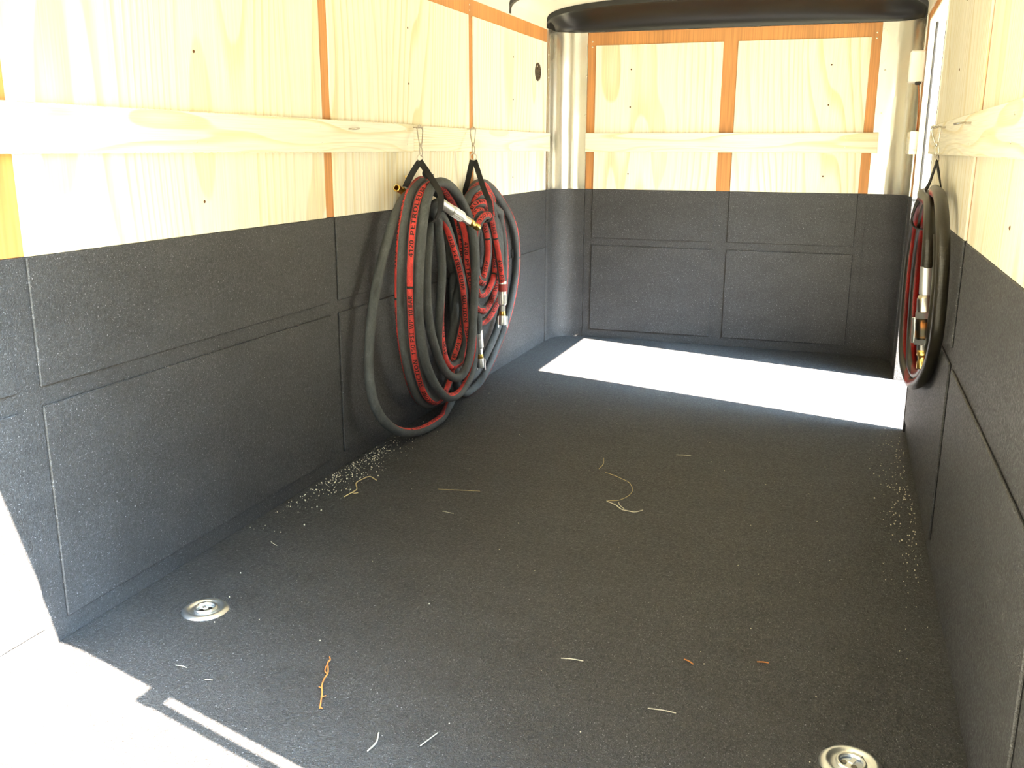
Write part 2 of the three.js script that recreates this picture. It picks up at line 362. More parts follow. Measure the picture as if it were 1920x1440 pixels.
// moulded black cap that rounds the roof down to the front wall
{
  const cap = thing('front_cap', 'black moulded plastic cap curving from the ceiling down to the front wall', 'ceiling trim', [0, 0, 0]);
  const n = 90, rows = 22, pos = [], uv = [], idx = [];
  const low = (t) => {            // along the top of the front wall and round both corners
    const R = 0.13, L = [0.07, R * Math.PI / 2, W - 2 * R, R * Math.PI / 2, 0.07]; let s = t * L.reduce((a, b) => a + b);
    if (s < L[0]) return [0, 0.2 - s]; s -= L[0];
    if (s < L[1]) { const a = s / R; return [R - R * Math.cos(a), R - R * Math.sin(a)]; } s -= L[1];
    if (s < L[2]) return [R + s, 0]; s -= L[2];
    if (s < L[3]) { const a = s / R; return [W - R + R * Math.sin(a), R - R * Math.cos(a)]; } s -= L[3];
    return [W, 0.13 + s];
  };
  for (let i = 0; i <= n; i++) {
    const t = i / n, [lx, lz] = low(t), ux = Math.min(W, Math.max(0, W / 2 - Math.cos(Math.pow(t, 1) * Math.PI) * W / 2)), uy = roofY(ux) + 0.002, ly = HTT + 0.002;
    for (let j = 0; j <= rows; j++) {
      const s = j / rows, a = s * Math.PI / 2, ca = 1 - Math.cos(a), sa = Math.sin(a);
      const x = lx + (ux - lx) * s, y = ly + (uy - ly) * sa, z = lz + (0.205 - lz) * ca;
      pos.push(x, y, z); uv.push(t * 2, s * 0.3);
    }
  }
  const m = rows + 1;
  for (let i = 0; i < n; i++) for (let j = 0; j < rows; j++) { const a = i * m + j; idx.push(a, a + m, a + 1, a + 1, a + m, a + m + 1); }
  const g = new THREE.BufferGeometry();
  g.setAttribute('position', new THREE.Float32BufferAttribute(pos, 3)); g.setAttribute('uv', new THREE.Float32BufferAttribute(uv, 2)); g.setIndex(idx); g.computeVertexNormals();
  const mm = moulded.clone(); mm.side = THREE.DoubleSide;
  mesh('cove', g, mm, cap);
  for (const x of [0.0004, W - 0.0054]) mesh('end_plate', box(x, x + 0.005, HTT + 0.0005, HTT + 0.034, 0.08, 0.2, 0.001), moulded, cap);
  mesh('rim', arch(0.193, 0.232, -0.004, 0.0255, 0.0006), moulded, cap);
}

// ---------- hoses: places along each run as [x, y, z, turn of the printed stripe in degrees] ----------
const a0 = [[0.031,0.849,1.921,0],[0.028,0.824,1.825,0],[0.024,0.783,1.712,0],[0.021,0.696,1.609,180],[0.019,0.552,1.522,180],[0.019,0.374,1.482,180],[0.019,0.197,1.481,180],[0.028,0.082,1.517,150],[0.043,0.012,1.611,90]];
const a1 = [[0.106,0.02,1.865,70],[0.103,0.018,1.98,75],[0.092,0.029,2.085,90],[0.082,0.06,2.178,120],[0.076,0.112,2.257,160],[0.07,0.172,2.311,180],[0.061,0.234,2.324,180],[0.052,0.294,2.317,180],[0.052,0.365,2.312,180],[0.052,0.432,2.296,180],[0.052,0.508,2.273,180],[0.052,0.573,2.242,190],[0.052,0.647,2.203,200],[0.051,0.716,2.149,215],[0.049,0.787,2.081,235],[0.048,0.849,2,255],[0.046,0.873,1.885,260],[0.043,0.863,1.753,200],[0.043,0.813,1.635,180],[0.043,0.723,1.553,180],[0.043,0.594,1.512,180],[0.043,0.422,1.505,180],[0.043,0.253,1.532,180],[0.049,0.128,1.617,180],[0.061,0.079,1.743,220]];
const a2 = [[0.07,0.081,1.875,250],[0.076,0.112,1.963,265],[0.079,0.17,2.036,275],[0.079,0.243,2.076,275],[0.079,0.326,2.106,278],[0.079,0.413,2.127,282],[0.079,0.515,2.13,290],[0.079,0.622,2.123,292],[0.079,0.71,2.106,290],[0.078,0.789,2.079,288],[0.074,0.85,2.03,290],[0.068,0.883,1.955,300],[0.066,0.889,1.86,320],[0.067,0.869,1.759,340],[0.07,0.811,1.662,340],[0.073,0.722,1.593,345],[0.073,0.62,1.546,350],[0.073,0.472,1.544,350],[0.073,0.327,1.57,350],[0.079,0.211,1.637,350],[0.085,0.126,1.735,350]];
const a3 = [[0.094,0.091,1.85,340],[0.103,0.117,1.948,350],[0.108,0.179,2.021,355],[0.109,0.259,2.065,355],[0.109,0.344,2.092,358],[0.109,0.439,2.104,0],[0.109,0.549,2.107,0],[0.109,0.63,2.099,0],[0.109,0.723,2.081,0],[0.108,0.804,2.049,0],[0.103,0.855,2.002,0],[0.096,0.887,1.931,10],[0.092,0.895,1.849,20],[0.094,0.866,1.768,20],[0.097,0.811,1.691,10],[0.1,0.75,1.626,0],[0.103,0.671,1.58,0],[0.103,0.579,1.549,0],[0.103,0.472,1.534,-5],[0.103,0.341,1.518,-15],[0.109,0.233,1.518,0],[0.115,0.151,1.546,50],[0.124,0.104,1.645,70]];
const a4 = [[0.133,0.091,1.766,75],[0.139,0.114,1.883,95],[0.14,0.161,1.958,130],[0.14,0.22,2.018,160],[0.14,0.284,2.065,170],[0.14,0.352,2.094,180],[0.14,0.418,2.108,180],[0.14,0.497,2.113,180],[0.14,0.587,2.104,180],[0.14,0.675,2.087,180],[0.139,0.744,2.069,180],[0.136,0.81,2.042,180],[0.13,0.861,2,190],[0.124,0.891,1.936,200],[0.124,0.896,1.861,200],[0.127,0.871,1.776,190],[0.13,0.829,1.703,180],[0.133,0.771,1.637,180],[0.134,0.704,1.592,180],[0.136,0.625,1.575,180],[0.136,0.48,1.577,180],[0.138,0.357,1.601,180],[0.139,0.246,1.629,180],[0.142,0.178,1.682,180]];
const a5 = [[0.136,0.153,1.75,180],[0.127,0.177,1.817,180],[0.124,0.228,1.879,180],[0.121,0.311,1.938,180],[0.118,0.395,1.974,180],[0.115,0.486,1.987,180],[0.112,0.588,1.976,180],[0.109,0.688,1.951,180],[0.103,0.759,1.907,180],[0.1,0.787,1.857,120],[0.1,0.777,1.809,60],[0.102,0.744,1.775,20],[0.103,0.684,1.734,0],[0.103,0.614,1.685,0],[0.103,0.549,1.643,0],[0.103,0.473,1.612,0],[0.1,0.374,1.59,0],[0.097,0.289,1.59,-20],[0.091,0.217,1.611,-60]];
const a6 = [[0.091,0.188,1.678,-60],[0.094,0.196,1.743,0],[0.094,0.24,1.794,30],[0.094,0.311,1.822,60],[0.094,0.392,1.829,90],[0.094,0.47,1.816,120],[0.096,0.567,1.802,150],[0.1,0.667,1.823,180],[0.109,0.748,1.879,180],[0.118,0.797,1.944,180],[0.13,0.822,1.97,180],[0.145,0.831,1.972,180],[0.158,0.825,1.948,180]];
const runA = [...a0, ...a1, ...a2, ...a3, ...a4, ...a5, ...a6];
const b0 = [[0.079,0.265,1.392,180],[0.079,0.321,1.403,180],[0.079,0.412,1.42,180],[0.079,0.544,1.43,180],[0.076,0.652,1.433,180],[0.073,0.736,1.424,180],[0.07,0.797,1.386,180],[0.067,0.821,1.311,200],[0.061,0.797,1.208,230],[0.055,0.742,1.106,250],[0.049,0.674,1.021,265],[0.046,0.588,0.977,270],[0.043,0.49,0.961,270],[0.04,0.393,0.966,270],[0.037,0.298,0.986,240],[0.037,0.222,1.043,220],[0.037,0.164,1.126,200],[0.037,0.112,1.227,190],[0.04,0.074,1.325,180]];
const b1 = [[0.043,0.07,1.431,180],[0.043,0.116,1.513,180],[0.043,0.191,1.556,180],[0.04,0.302,1.563,180],[0.037,0.427,1.541,180],[0.034,0.551,1.508,180],[0.031,0.674,1.469,180],[0.031,0.767,1.428,180],[0.031,0.833,1.363,180],[0.031,0.867,1.284,200],[0.031,0.871,1.198,240],[0.03,0.838,1.084,262],[0.028,0.775,0.956,265],[0.026,0.711,0.849,268],[0.025,0.643,0.777,270],[0.023,0.56,0.74,270],[0.022,0.474,0.735,270],[0.021,0.39,0.755,270],[0.021,0.314,0.801,268],[0.021,0.24,0.861,266],[0.023,0.177,0.938,264],[0.026,0.115,1.042,262],[0.031,0.066,1.138,260],[0.036,0.033,1.231,255],[0.042,0.012,1.331,255]];
const b2 = [[0.049,0.012,1.447,270],[0.052,0.06,1.559,270],[0.055,0.138,1.609,220],[0.055,0.246,1.606,180],[0.055,0.368,1.569,180],[0.055,0.512,1.527,180],[0.055,0.635,1.496,180],[0.055,0.748,1.465,180],[0.055,0.815,1.423,250],[0.055,0.855,1.358,320],[0.055,0.867,1.286,350],[0.055,0.841,1.211,0],[0.055,0.773,1.133,300],[0.055,0.678,1.079,180],[0.055,0.572,1.058,180],[0.055,0.454,1.058,200],[0.055,0.374,1.086,320],[0.055,0.322,1.134,350],[0.058,0.297,1.209,0],[0.061,0.29,1.295,0]];
const b3 = [[0.064,0.315,1.402,0],[0.067,0.38,1.473,0],[0.067,0.487,1.494,0],[0.067,0.613,1.48,180],[0.07,0.727,1.451,290],[0.073,0.798,1.411,320],[0.076,0.831,1.347,350],[0.079,0.818,1.281,0],[0.079,0.756,1.218,20],[0.079,0.652,1.172,20],[0.079,0.559,1.152,0],[0.079,0.478,1.152,0],[0.079,0.413,1.186,0],[0.082,0.372,1.253,0],[0.085,0.35,1.345,0]];
const b4 = [[0.088,0.372,1.444,0],[0.088,0.446,1.502,0],[0.088,0.554,1.511,0],[0.091,0.679,1.5,0],[0.092,0.76,1.467,330],[0.094,0.805,1.418,350],[0.096,0.796,1.357,0],[0.097,0.739,1.305,0],[0.097,0.649,1.26,0],[0.097,0.557,1.235,0],[0.1,0.492,1.256,0],[0.103,0.448,1.316,0],[0.106,0.427,1.405,0],[0.108,0.447,1.488,0],[0.108,0.515,1.533,0],[0.108,0.62,1.537,0],[0.109,0.712,1.516,300],[0.111,0.769,1.474,330],[0.113,0.775,1.431,350],[0.114,0.735,1.399,0],[0.115,0.67,1.378,0],[0.115,0.604,1.366,0],[0.116,0.542,1.394,0],[0.118,0.488,1.454,0]];
const b5 = [[0.121,0.487,1.527,0],[0.121,0.55,1.561,0],[0.122,0.643,1.557,0],[0.124,0.723,1.526,350],[0.127,0.766,1.481,0],[0.13,0.758,1.423,0],[0.133,0.713,1.377,0],[0.134,0.645,1.33,0],[0.135,0.571,1.294,0],[0.137,0.506,1.271,0],[0.138,0.456,1.261,0]];
const runB = [...b0, ...b1, ...b2, ...b3, ...b4, ...b5];
const c0 = [[1.704,0.689,2.201,180],[1.702,0.744,2.201,180],[1.701,0.8,2.175,180],[1.701,0.847,2.123,180],[1.705,0.874,2.019,180],[1.706,0.878,1.863,170],[1.706,0.858,1.707,90],[1.704,0.81,1.577,30],[1.702,0.713,1.499,0],[1.702,0.601,1.473,0],[1.705,0.487,1.46,0],[1.708,0.395,1.473,0],[1.71,0.329,1.525,0],[1.715,0.292,1.616,0],[1.721,0.293,1.746,90],[1.729,0.315,1.889,180]];
const c1 = [[1.727,0.392,2.181,180],[1.728,0.467,2.324,180],[1.727,0.55,2.415,180],[1.724,0.636,2.441,180],[1.721,0.716,2.441,180],[1.717,0.792,2.415,180],[1.712,0.854,2.363,180],[1.712,0.889,2.259,180],[1.713,0.897,2.103,180],[1.713,0.885,1.947,180],[1.715,0.847,1.804,60],[1.716,0.781,1.7,20],[1.716,0.69,1.635,10],[1.719,0.58,1.596,0],[1.724,0.471,1.583,0],[1.727,0.382,1.596,0],[1.729,0.324,1.674,0],[1.731,0.31,1.804,90],[1.735,0.332,1.96,180],[1.739,0.386,2.129,180],[1.742,0.455,2.233,180],[1.742,0.537,2.259,180],[1.737,0.623,2.259,180],[1.731,0.707,2.246,180],[1.724,0.79,2.22,180]];
const runC = [...c0, ...c1];

// strands that would pass through one another are pushed apart until they touch
const HR = 0.0165;
function sampleRun(ctrl, pinStart, pinEnd) {
  const c = new THREE.CatmullRomCurve3(ctrl.map(V), false, 'centripetal'), n = Math.round(c.getLength() / 0.013), pts = [], b = [];
  c.arcLengthDivisions = 1500; c.updateArcLengths();
  for (let i = 0; i <= n; i++) {
    const t = c.getUtoTmapping(i / n); pts.push(c.getPoint(t));
    const f = t * (ctrl.length - 1), k = Math.min(ctrl.length - 2, Math.floor(f)); let d = ctrl[k + 1][3] - ctrl[k][3]; d -= 360 * Math.round(d / 360);
    b.push(ctrl[k][3] + d * fade(f - k));
  }
  return { pts, b, home: pts.map((p) => p.clone()), pinStart, pinEnd };
}
function settle(runs, x0, x1, rounds = 90) {
  const D = 2 * HR, all = [];
  runs.forEach((r, q) => r.pts.forEach((p, i) => all.push({ p, q, i, n: r.pts.length, h: r.home[i], pin: (r.pinStart && i < 4) || (r.pinEnd && i > r.pts.length - 5) })));
  const push = new THREE.Vector3();
  for (let k = 0; k < rounds; k++) {
    const cells = new Map(), S = 0.036, key = (a, b, c) => a * 73856093 ^ b * 19349663 ^ c * 83492791;
    all.forEach((s, j) => { const q = key(Math.floor(s.p.x / S), Math.floor(s.p.y / S), Math.floor(s.p.z / S)); (cells.get(q) ?? cells.set(q, []).get(q)).push(j); });
    for (let j = 0; j < all.length; j++) {
      const a = all[j], cx = Math.floor(a.p.x / S), cy = Math.floor(a.p.y / S), cz = Math.floor(a.p.z / S);
      for (let u = -1; u < 2; u++) for (let v = -1; v < 2; v++) for (let w = -1; w < 2; w++) for (const m of cells.get(key(cx + u, cy + v, cz + w)) ?? []) {
        if (m <= j) continue;
        const b = all[m]; if (a.q === b.q && Math.abs(a.i - b.i) < 10) continue;
        push.subVectors(a.p, b.p); const d = push.length(); if (d >= D || d < 1e-6) continue;
        push.multiplyScalar((0.5 * (D - d) * 0.6) / d);
        if (!a.pin) a.p.add(push); if (!b.pin) b.p.sub(push);
      }
    }
    for (const r of runs) {              // rubber does not kink
      const o = r.pts.map((p) => p.clone());
      for (let i = 2; i < o.length - 2; i++) r.pts[i].lerp(o[i - 1].clone().add(o[i + 1]).multiplyScalar(0.5), 0.16).lerp(r.home[i], 0.012);
    }
    for (const s of all) { s.p.x = Math.max(x0 + HR, Math.min(x1 - HR, s.p.x)); s.p.y = Math.max(HR + 0.001, s.p.y); }
  }
}
// rubber hose round the settled run; u runs along it, the stripe faces the way the degrees say
function hoseGeometry(run, r = HR, look = new THREE.Vector3(0.36, 0.1, 0.93)) {
  const { pts, b } = run, n = pts.length, rad = 20, pos = [], uv = [], nor = [], idx = [];
  const T = new THREE.Vector3(), C = new THREE.Vector3(), B = new THREE.Vector3(), S = new THREE.Vector3(), Q = new THREE.Vector3(), N = new THREE.Vector3(); let s = 0;
  const sm = b.map((_, i) => { let a = 0, k = 0; for (let j = -3; j <= 3; j++) { const q = b[Math.max(0, Math.min(n - 1, i + j))]; let d = q - b[i]; d -= 360 * Math.round(d / 360); a += b[i] + d; k++; } return (a / k) * Math.PI / 180; });
  for (let i = 0; i < n; i++) {
    T.subVectors(pts[Math.min(n - 1, i + 1)], pts[Math.max(0, i - 1)]).normalize();
    if (i) s += pts[i].distanceTo(pts[i - 1]);
    C.copy(look).addScaledVector(T, -look.dot(T)).normalize(); B.crossVectors(T, C);
    S.copy(C).multiplyScalar(Math.cos(sm[i])).addScaledVector(B, Math.sin(sm[i])); Q.crossVectors(T, S);
    for (let j = 0; j <= rad; j++) {
      const f = (j / rad - 0.5) * 2 * Math.PI; N.copy(S).multiplyScalar(Math.cos(f)).addScaledVector(Q, Math.sin(f));
      pos.push(pts[i].x + r * N.x, pts[i].y + r * N.y, pts[i].z + r * N.z); nor.push(N.x, N.y, N.z); uv.push(s / 0.75 + (run.u0 ?? 0), 0.5 - f / (2 * Math.PI));
    }
  }
  const m = rad + 1;
  for (let i = 0; i < n - 1; i++) for (let j = 0; j < rad; j++) { const a = i * m + j; idx.push(a, a + 1, a + m, a + 1, a + m + 1, a + m); }
  for (const [e, sg] of [[0, -1], [n - 1, 1]]) {        // cut ends
    const k = pos.length / 3, t = pts[e].clone().sub(pts[e === 0 ? 1 : n - 2]).normalize(); pos.push(pts[e].x, pts[e].y, pts[e].z); nor.push(t.x, t.y, t.z); uv.push(0, 0);
    for (let j = 0; j < rad; j++) idx.push(k, e * m + j, e * m + j + 1);
  }
  const g = new THREE.BufferGeometry();
  g.setAttribute('position', new THREE.Float32BufferAttribute(pos, 3)); g.setAttribute('normal', new THREE.Float32BufferAttribute(nor, 3)); g.setAttribute('uv', new THREE.Float32BufferAttribute(uv, 2)); g.setIndex(idx);
  return g;
}
const sA = sampleRun(runA, true, true), sB = sampleRun(runB, true, true), sC = sampleRun(runC, true, false);
sA.u0 = -0.15; sB.u0 = 0.3; sC.u0 = 0.1;
settle([sA, sB], 0.003, 1); settle([sC], 1, W - 0.003);

function hose(run, label, mat) {
  const o = thing('hose_coil', label, 'hose', [0, 0, 0], undefined);
  mesh('hose', hoseGeometry(run), mat, o);
  return o;
}
const hoseA = hose(sA, 'grey rubber hose with red printed stripe, nearer coil on left wall, with brass ends', rubber);
const hoseB = hose(sB, 'grey and red rubber hose coil hanging behind the nearer one, nearest the front corner', rubber);
const hoseC = hose(sC, 'dark ribbed hose coil hanging alone by the side door on the right wall', ribbedRubber);
// a run's end: place and outward direction
const endOf = (run, last) => { const p = run.pts, n = p.length; return last ? [p[n - 1].clone(), p[n - 1].clone().sub(p[n - 4]).normalize()] : [p[0].clone(), p[0].clone().sub(p[3]).normalize()]; };
const hexRing = (a, d, t0, t1, r) => { const g = new THREE.CylinderGeometry(r, r, t1 - t0, 6).toNonIndexed(); g.computeVertexNormals(); g.applyQuaternion(new THREE.Quaternion().setFromUnitVectors(new THREE.Vector3(0, 1, 0), d)); const c = a.clone().addScaledVector(d, (t0 + t1) / 2); return g.translate(c.x, c.y, c.z); };
function ferrule(o, a, d, len, r, knurled) {
  const g = [[0, r * 0.9], [0.001, r], [len * 0.46, r], [len * 0.47, r * 0.9], [len * 0.5, r * 0.9], [len * 0.51, r * 1.03], [len * 0.94, r * 1.03], [len * 0.97, r * 0.8], [len, r * 0.72]];
  const geo = turned(g, a, a.clone().add(d));
  mesh('ferrule', geo, aluminium, o);
  if (knurled) { const bars = []; const q = new THREE.Quaternion().setFromUnitVectors(new THREE.Vector3(0, 1, 0), d); for (let k = 0; k < 18; k++) { const t = k / 18 * Math.PI * 2; bars.push(new THREE.BoxGeometry(0.0022, len * 0.36, 0.0022).translate(Math.cos(t) * r * 1.04, len * 0.73, Math.sin(t) * r * 1.04).applyQuaternion(q).translate(a.x, a.y, a.z)); } mesh('crimp_ridges', join(...bars), aluminium, o); }
}
const maleEnd = (o, a, d, t0) => mesh('brass_adapter', turned([[0, 8], [0, 13.5], [14, 13.5], [16, 12], [20, 12], [25, 9.5], [31, 9.5], [36, 12.5], [52, 12.5], [54, 11], [54, 8.2], [20, 7.5]].map(([t, r]) => [t0 + t / 1000, r / 1000]), a, a.clone().add(d)), brass, o);
const K = 0.66;      // couplings for this bore
{ // nearer coil: both ends carry brass adapters
  let a = endOf(sA, true)[0], d = V([0.226, 0.729, 1.764]).sub(a).normalize();
  a.addScaledVector(d, -0.012);
  ferrule(hoseA, a, d, 0.14, 0.0176, true);
  mesh('hex_stub', hexRing(a, d, 0.136, 0.176, 0.0135), aluminium, hoseA);
  maleEnd(hoseA, a, d, 0.175);
  [a, d] = endOf(sA, false); d = V([0.03, 0.882, 2.048]).sub(a).normalize();
  ferrule(hoseA, a.clone().addScaledVector(d, -0.01), d, 0.07, 0.0176, false);
  maleEnd(hoseA, a, d, 0.06);
}
function camlock(o, a, d, t0) {       // female coupler with two cam ears
  const b = a.clone().add(d);
  mesh('hex_stub', hexRing(a, d, t0, t0 + 0.03, 0.0125), aluminium, o);
  mesh('brass_collar', turned([[t0 + 0.028, 0.008], [t0 + 0.028, 0.0135], [t0 + 0.046, 0.0135], [t0 + 0.048, 0.008]], a, b), brass, o);
  mesh('coupler_body', turned([[t0 + 0.046, 0.011], [t0 + 0.048, 0.0155], [t0 + 0.07, 0.017], [t0 + 0.086, 0.017], [t0 + 0.088, 0.015], [t0 + 0.088, 0.0125], [t0 + 0.06, 0.012]], a, b), aluminium, o);
  const q = new THREE.Quaternion().setFromUnitVectors(new THREE.Vector3(0, 1, 0), d);
  for (const s of [-1, 1]) mesh('cam_ear', box(-0.004, 0.004, t0 + 0.05, t0 + 0.1, 0.0155, 0.021, 0.0015).rotateY(1.2 + (s > 0 ? 0 : Math.PI)).applyQuaternion(q).translate(a.x, a.y, a.z), zinc, o);
}
{ // farther coil: both ends carry silver couplers that hang free
  let a = sB.pts[sB.pts.length - 1].clone(), d = V([0.004, -1, 0.0]).normalize();
  a.y += 0.012;
  ferrule(hoseB, a, d, 0.105, 0.0176, true);
  mesh('red_patch', turned([[0.012, 0.0178], [0.044, 0.0178]], a, a.clone().add(d)), new THREE.MeshStandardMaterial({ color: 0x8c2b26, roughness: 0.5 }), hoseB);
  camlock(hoseB, a, d, 0.1);
  a = sB.pts[0].clone(); a.y += 0.012; d = V([0.02, -1, -0.12]).normalize();
  ferrule(hoseB, a, d, 0.08, 0.0172, false);
  camlock(hoseB, a, d, 0.076);
}
{ // coil on the right: stepped valve coupling
  const a = sC.pts[0].clone(), b = a.clone().add(V([0.012, -0.24, 0.03])), d = b.clone().sub(a).normalize();
  a.addScaledVector(d, -0.012);
  const at = (t) => a.clone().add(d.clone().multiplyScalar(t)), e = a.clone().add(d);
  mesh('ferrule', turned([[0, 0.0168], [0.001, 0.0178], [0.074, 0.0178], [0.075, 0.016], [0.08, 0.016]], a, e), aluminium, hoseC);
  mesh('coupling_nut', turned([[0.078, 0.015], [0.078, 0.0185], [0.088, 0.0225], [0.122, 0.0225], [0.125, 0.019]], a, e), steel, hoseC);
  mesh('hex_collar', hexRing(a, d, 0.124, 0.142, 0.0255), zinc, hoseC);
  mesh('valve_body', turned([[0.141, 0.02], [0.144, 0.024], [0.155, 0.025], [0.19, 0.0235], [0.2, 0.02]], a, e), rust, hoseC);
  mesh('locking_ring', hexRing(a, d, 0.199, 0.213, 0.0265), zinc, hoseC);
  mesh('dark_neck', turned([[0.212, 0.016], [0.212, 0.0175], [0.228, 0.0175]], a, e), darkSteel, hoseC);
  mesh('brass_adapter', turned([[0.227, 0.01], [0.227, 0.017], [0.242, 0.017], [0.244, 0.0135], [0.25, 0.0125], [0.255, 0.0125], [0.261, 0.0165], [0.278, 0.0165], [0.28, 0.015], [0.28, 0.01]], a, e), brass, hoseC);
  const q = new THREE.Quaternion().setFromUnitVectors(new THREE.Vector3(0, 1, 0), d), k = at(0.148);
  mesh('release_knob', turned([[0, 0.005], [0.02, 0.007], [0.022, 0.004]], k.clone().add(V([0.012, 0, 0.016])), k.clone().add(V([1.012, 0, 0.35]))), whitePlastic, hoseC);
  mesh('cam_lever', box(-0.003, 0.003, -0.03, 0.04, -0.005, 0.007, 0.0015).applyQuaternion(q).translate(at(0.17).x - 0.027, at(0.17).y, at(0.17).z), zinc, hoseC);
}
// small brass drain tab showing behind the nearer strap
mesh('brass_tab', box(-0.004, 0.004, -0.013, 0.013, -0.02, 0.02, 0.004).rotateY(0.5).rotateX(0.4).translate(0.026, 0.9, 1.94), brass, hoseA);

// eye screws in the rails
function eyeScrew(x, y, z, right, label) {
  const s = right ? -1 : 1, o = thing('eye_screw', label, 'eye screw', [x, y, z], undefined);
  mesh('ring', new THREE.TorusGeometry(0.0115, 0.0022, 8, 28).rotateX(Math.PI / 2).rotateZ(0.12).translate(s * 0.024, 0, 0), steel, o);
  mesh('shank', turned([[-0.004, 0.0026], [0.0125, 0.0026]], V([0, 0, 0]), V([s, 0, 0]), 12), steel, o);
  return o;
}
eyeScrew(0.019, 1.08, 1.862, false, 'steel eye screw in left rail holding the hook of the nearer hose coil');
eyeScrew(0.0165, 1.085, 1.345, false, 'steel eye screw in left rail holding the hook of the farther hose coil');
eyeScrew(0.019, 1.066, 2.33, false, 'empty eye screw in left wall rail');
eyeScrew(W - 0.019, 1.073, 1.955, true, 'steel eye screw in right rail holding the hook of the lone coil');
eyeScrew(W - 0.019, 1.068, 2.60, true, 'empty eye screw in right wall rail');

// snap hooks: pear-shaped spring clip with a swivel below
function snapHook(top, bottom, wide, label) {
  const o = thing('snap_hook', label, 'hook', [0, 0, 0]);
  const a = V(top), b = V(bottom), d = b.clone().sub(a), L = d.length(), u = d.clone().normalize(), s = V(wide).addScaledVector(u, -V(wide).dot(u)).normalize();
  const P = (w, t) => a.clone().addScaledVector(u, t * L).addScaledVector(s, w).toArray();
  const w = 0.0115, k = 0.62;
  mesh('body', tube([P(-w * 0.35, k), P(-w * 0.95, 0.2), P(-w * 0.95, 0.04), P(0, -0.09), P(w * 0.95, 0.04), P(w * 0.95, 0.12)], 0.0022, 48, 8), steel, o);
  mesh('gate', tube([P(w * 0.95, 0.11), P(w * 0.7, 0.34), P(w * 0.35, k)], 0.0018, 14, 8), steel, o);
  mesh('collar', turned([[-0.006, 0.002], [-0.005, 0.0055], [0.004, 0.0055], [0.006, 0.003]], a.clone().addScaledVector(u, k * L), a.clone().addScaledVector(u, k * L + 1), 14), steel, o);
  const c = a.clone().addScaledVector(u, L * 0.83), m = V([0, 1, 0]);
  const loop = tube([...Array(12)].map((_, i) => { const t = i / 12 * Math.PI * 2; return c.clone().addScaledVector(u, Math.cos(t) * L * 0.17).addScaledVector(s, Math.sin(t) * 0.0055).toArray(); }), 0.0018, 28, 8, true);
  mesh('swivel_eye', loop, steel, o);
  return o;
}
snapHook([0.0445, 1.079, 1.862], [0.073, 0.982, 1.918], [0.45, 0, -0.9], 'slim steel snap hook above the nearer coil, turned almost edge on');
snapHook([0.042, 1.084, 1.347], [0.07, 0.988, 1.413], [0.95, 0, 0.1], 'steel snap hook above the farther coil on the left wall');
snapHook([W - 0.044, 1.072, 1.955], [1.717, 0.997, 1.95], [0.95, 0, 0.25], 'steel snap hook above the dark coil on the right wall');

// slings of black webbing with a metal ring
function ribbon(points, faces, w = 0.021, t = 0.003, seg = 40) {
  const c = new THREE.CatmullRomCurve3(points.map(V), false, 'centripetal'), pos = [], uv = [], idx = [], n = seg, T = new THREE.Vector3(), S = new THREE.Vector3(), N = new THREE.Vector3();
  for (let i = 0; i <= n; i++) {
    const u = i / n, p = c.getPoint(u); c.getTangent(u, T);
    const f = u * (faces.length - 1), k = Math.min(faces.length - 2, Math.floor(f)); S.copy(V(faces[k])).lerp(V(faces[k + 1]), f - k);
    S.crossVectors(T, S).normalize(); N.crossVectors(T, S);
    for (const [a, b] of [[-1, -1], [1, -1], [1, 1], [-1, 1]]) { const q = p.clone().addScaledVector(S, a * w / 2).addScaledVector(N, b * t / 2); pos.push(q.x, q.y, q.z); uv.push((a + 1) / 2, u * 8); }
  }
  for (let i = 0; i < n; i++) for (let j = 0; j < 4; j++) { const a = i * 4 + j, b = i * 4 + (j + 1) % 4; idx.push(a, b, a + 4, b, b + 4, a + 4); }
  idx.push(0, 2, 1, 0, 3, 2, n * 4, n * 4 + 1, n * 4 + 2, n * 4, n * 4 + 2, n * 4 + 3);
  const g = new THREE.BufferGeometry();
  g.setAttribute('position', new THREE.Float32BufferAttribute(pos, 3)); g.setAttribute('uv', new THREE.Float32BufferAttribute(uv, 2)); g.setIndex(idx);
  return toCreasedNormals(g, 0.5);
}
function sling(ring, ringAxis, left, leftW, rightPts, rightW, under, underW, label) {
  const o = thing('webbing_sling', label, 'strap', [0, 0, 0]), r = V(ring);
  const g = new THREE.TorusGeometry(0.0125, 0.0022, 8, 28); g.applyQuaternion(new THREE.Quaternion().setFromUnitVectors(new THREE.Vector3(0, 0, 1), V(ringAxis).normalize())); g.translate(r.x, r.y, r.z);
  mesh('ring', g, steel, o);
  mesh('webbing_leg', ribbon(left, leftW), webbing, o);
  mesh('webbing_leg', ribbon(rightPts, rightW), webbing, o);
  mesh('webbing_bottom', ribbon(under, underW), webbing, o);
  return o;
}
const room = [0.45, 0.1, 0.9], out = [0.95, 0.1, 0.35], wallward = [-0.9, 0, 0.4], down = [0.1, -1, 0.15];
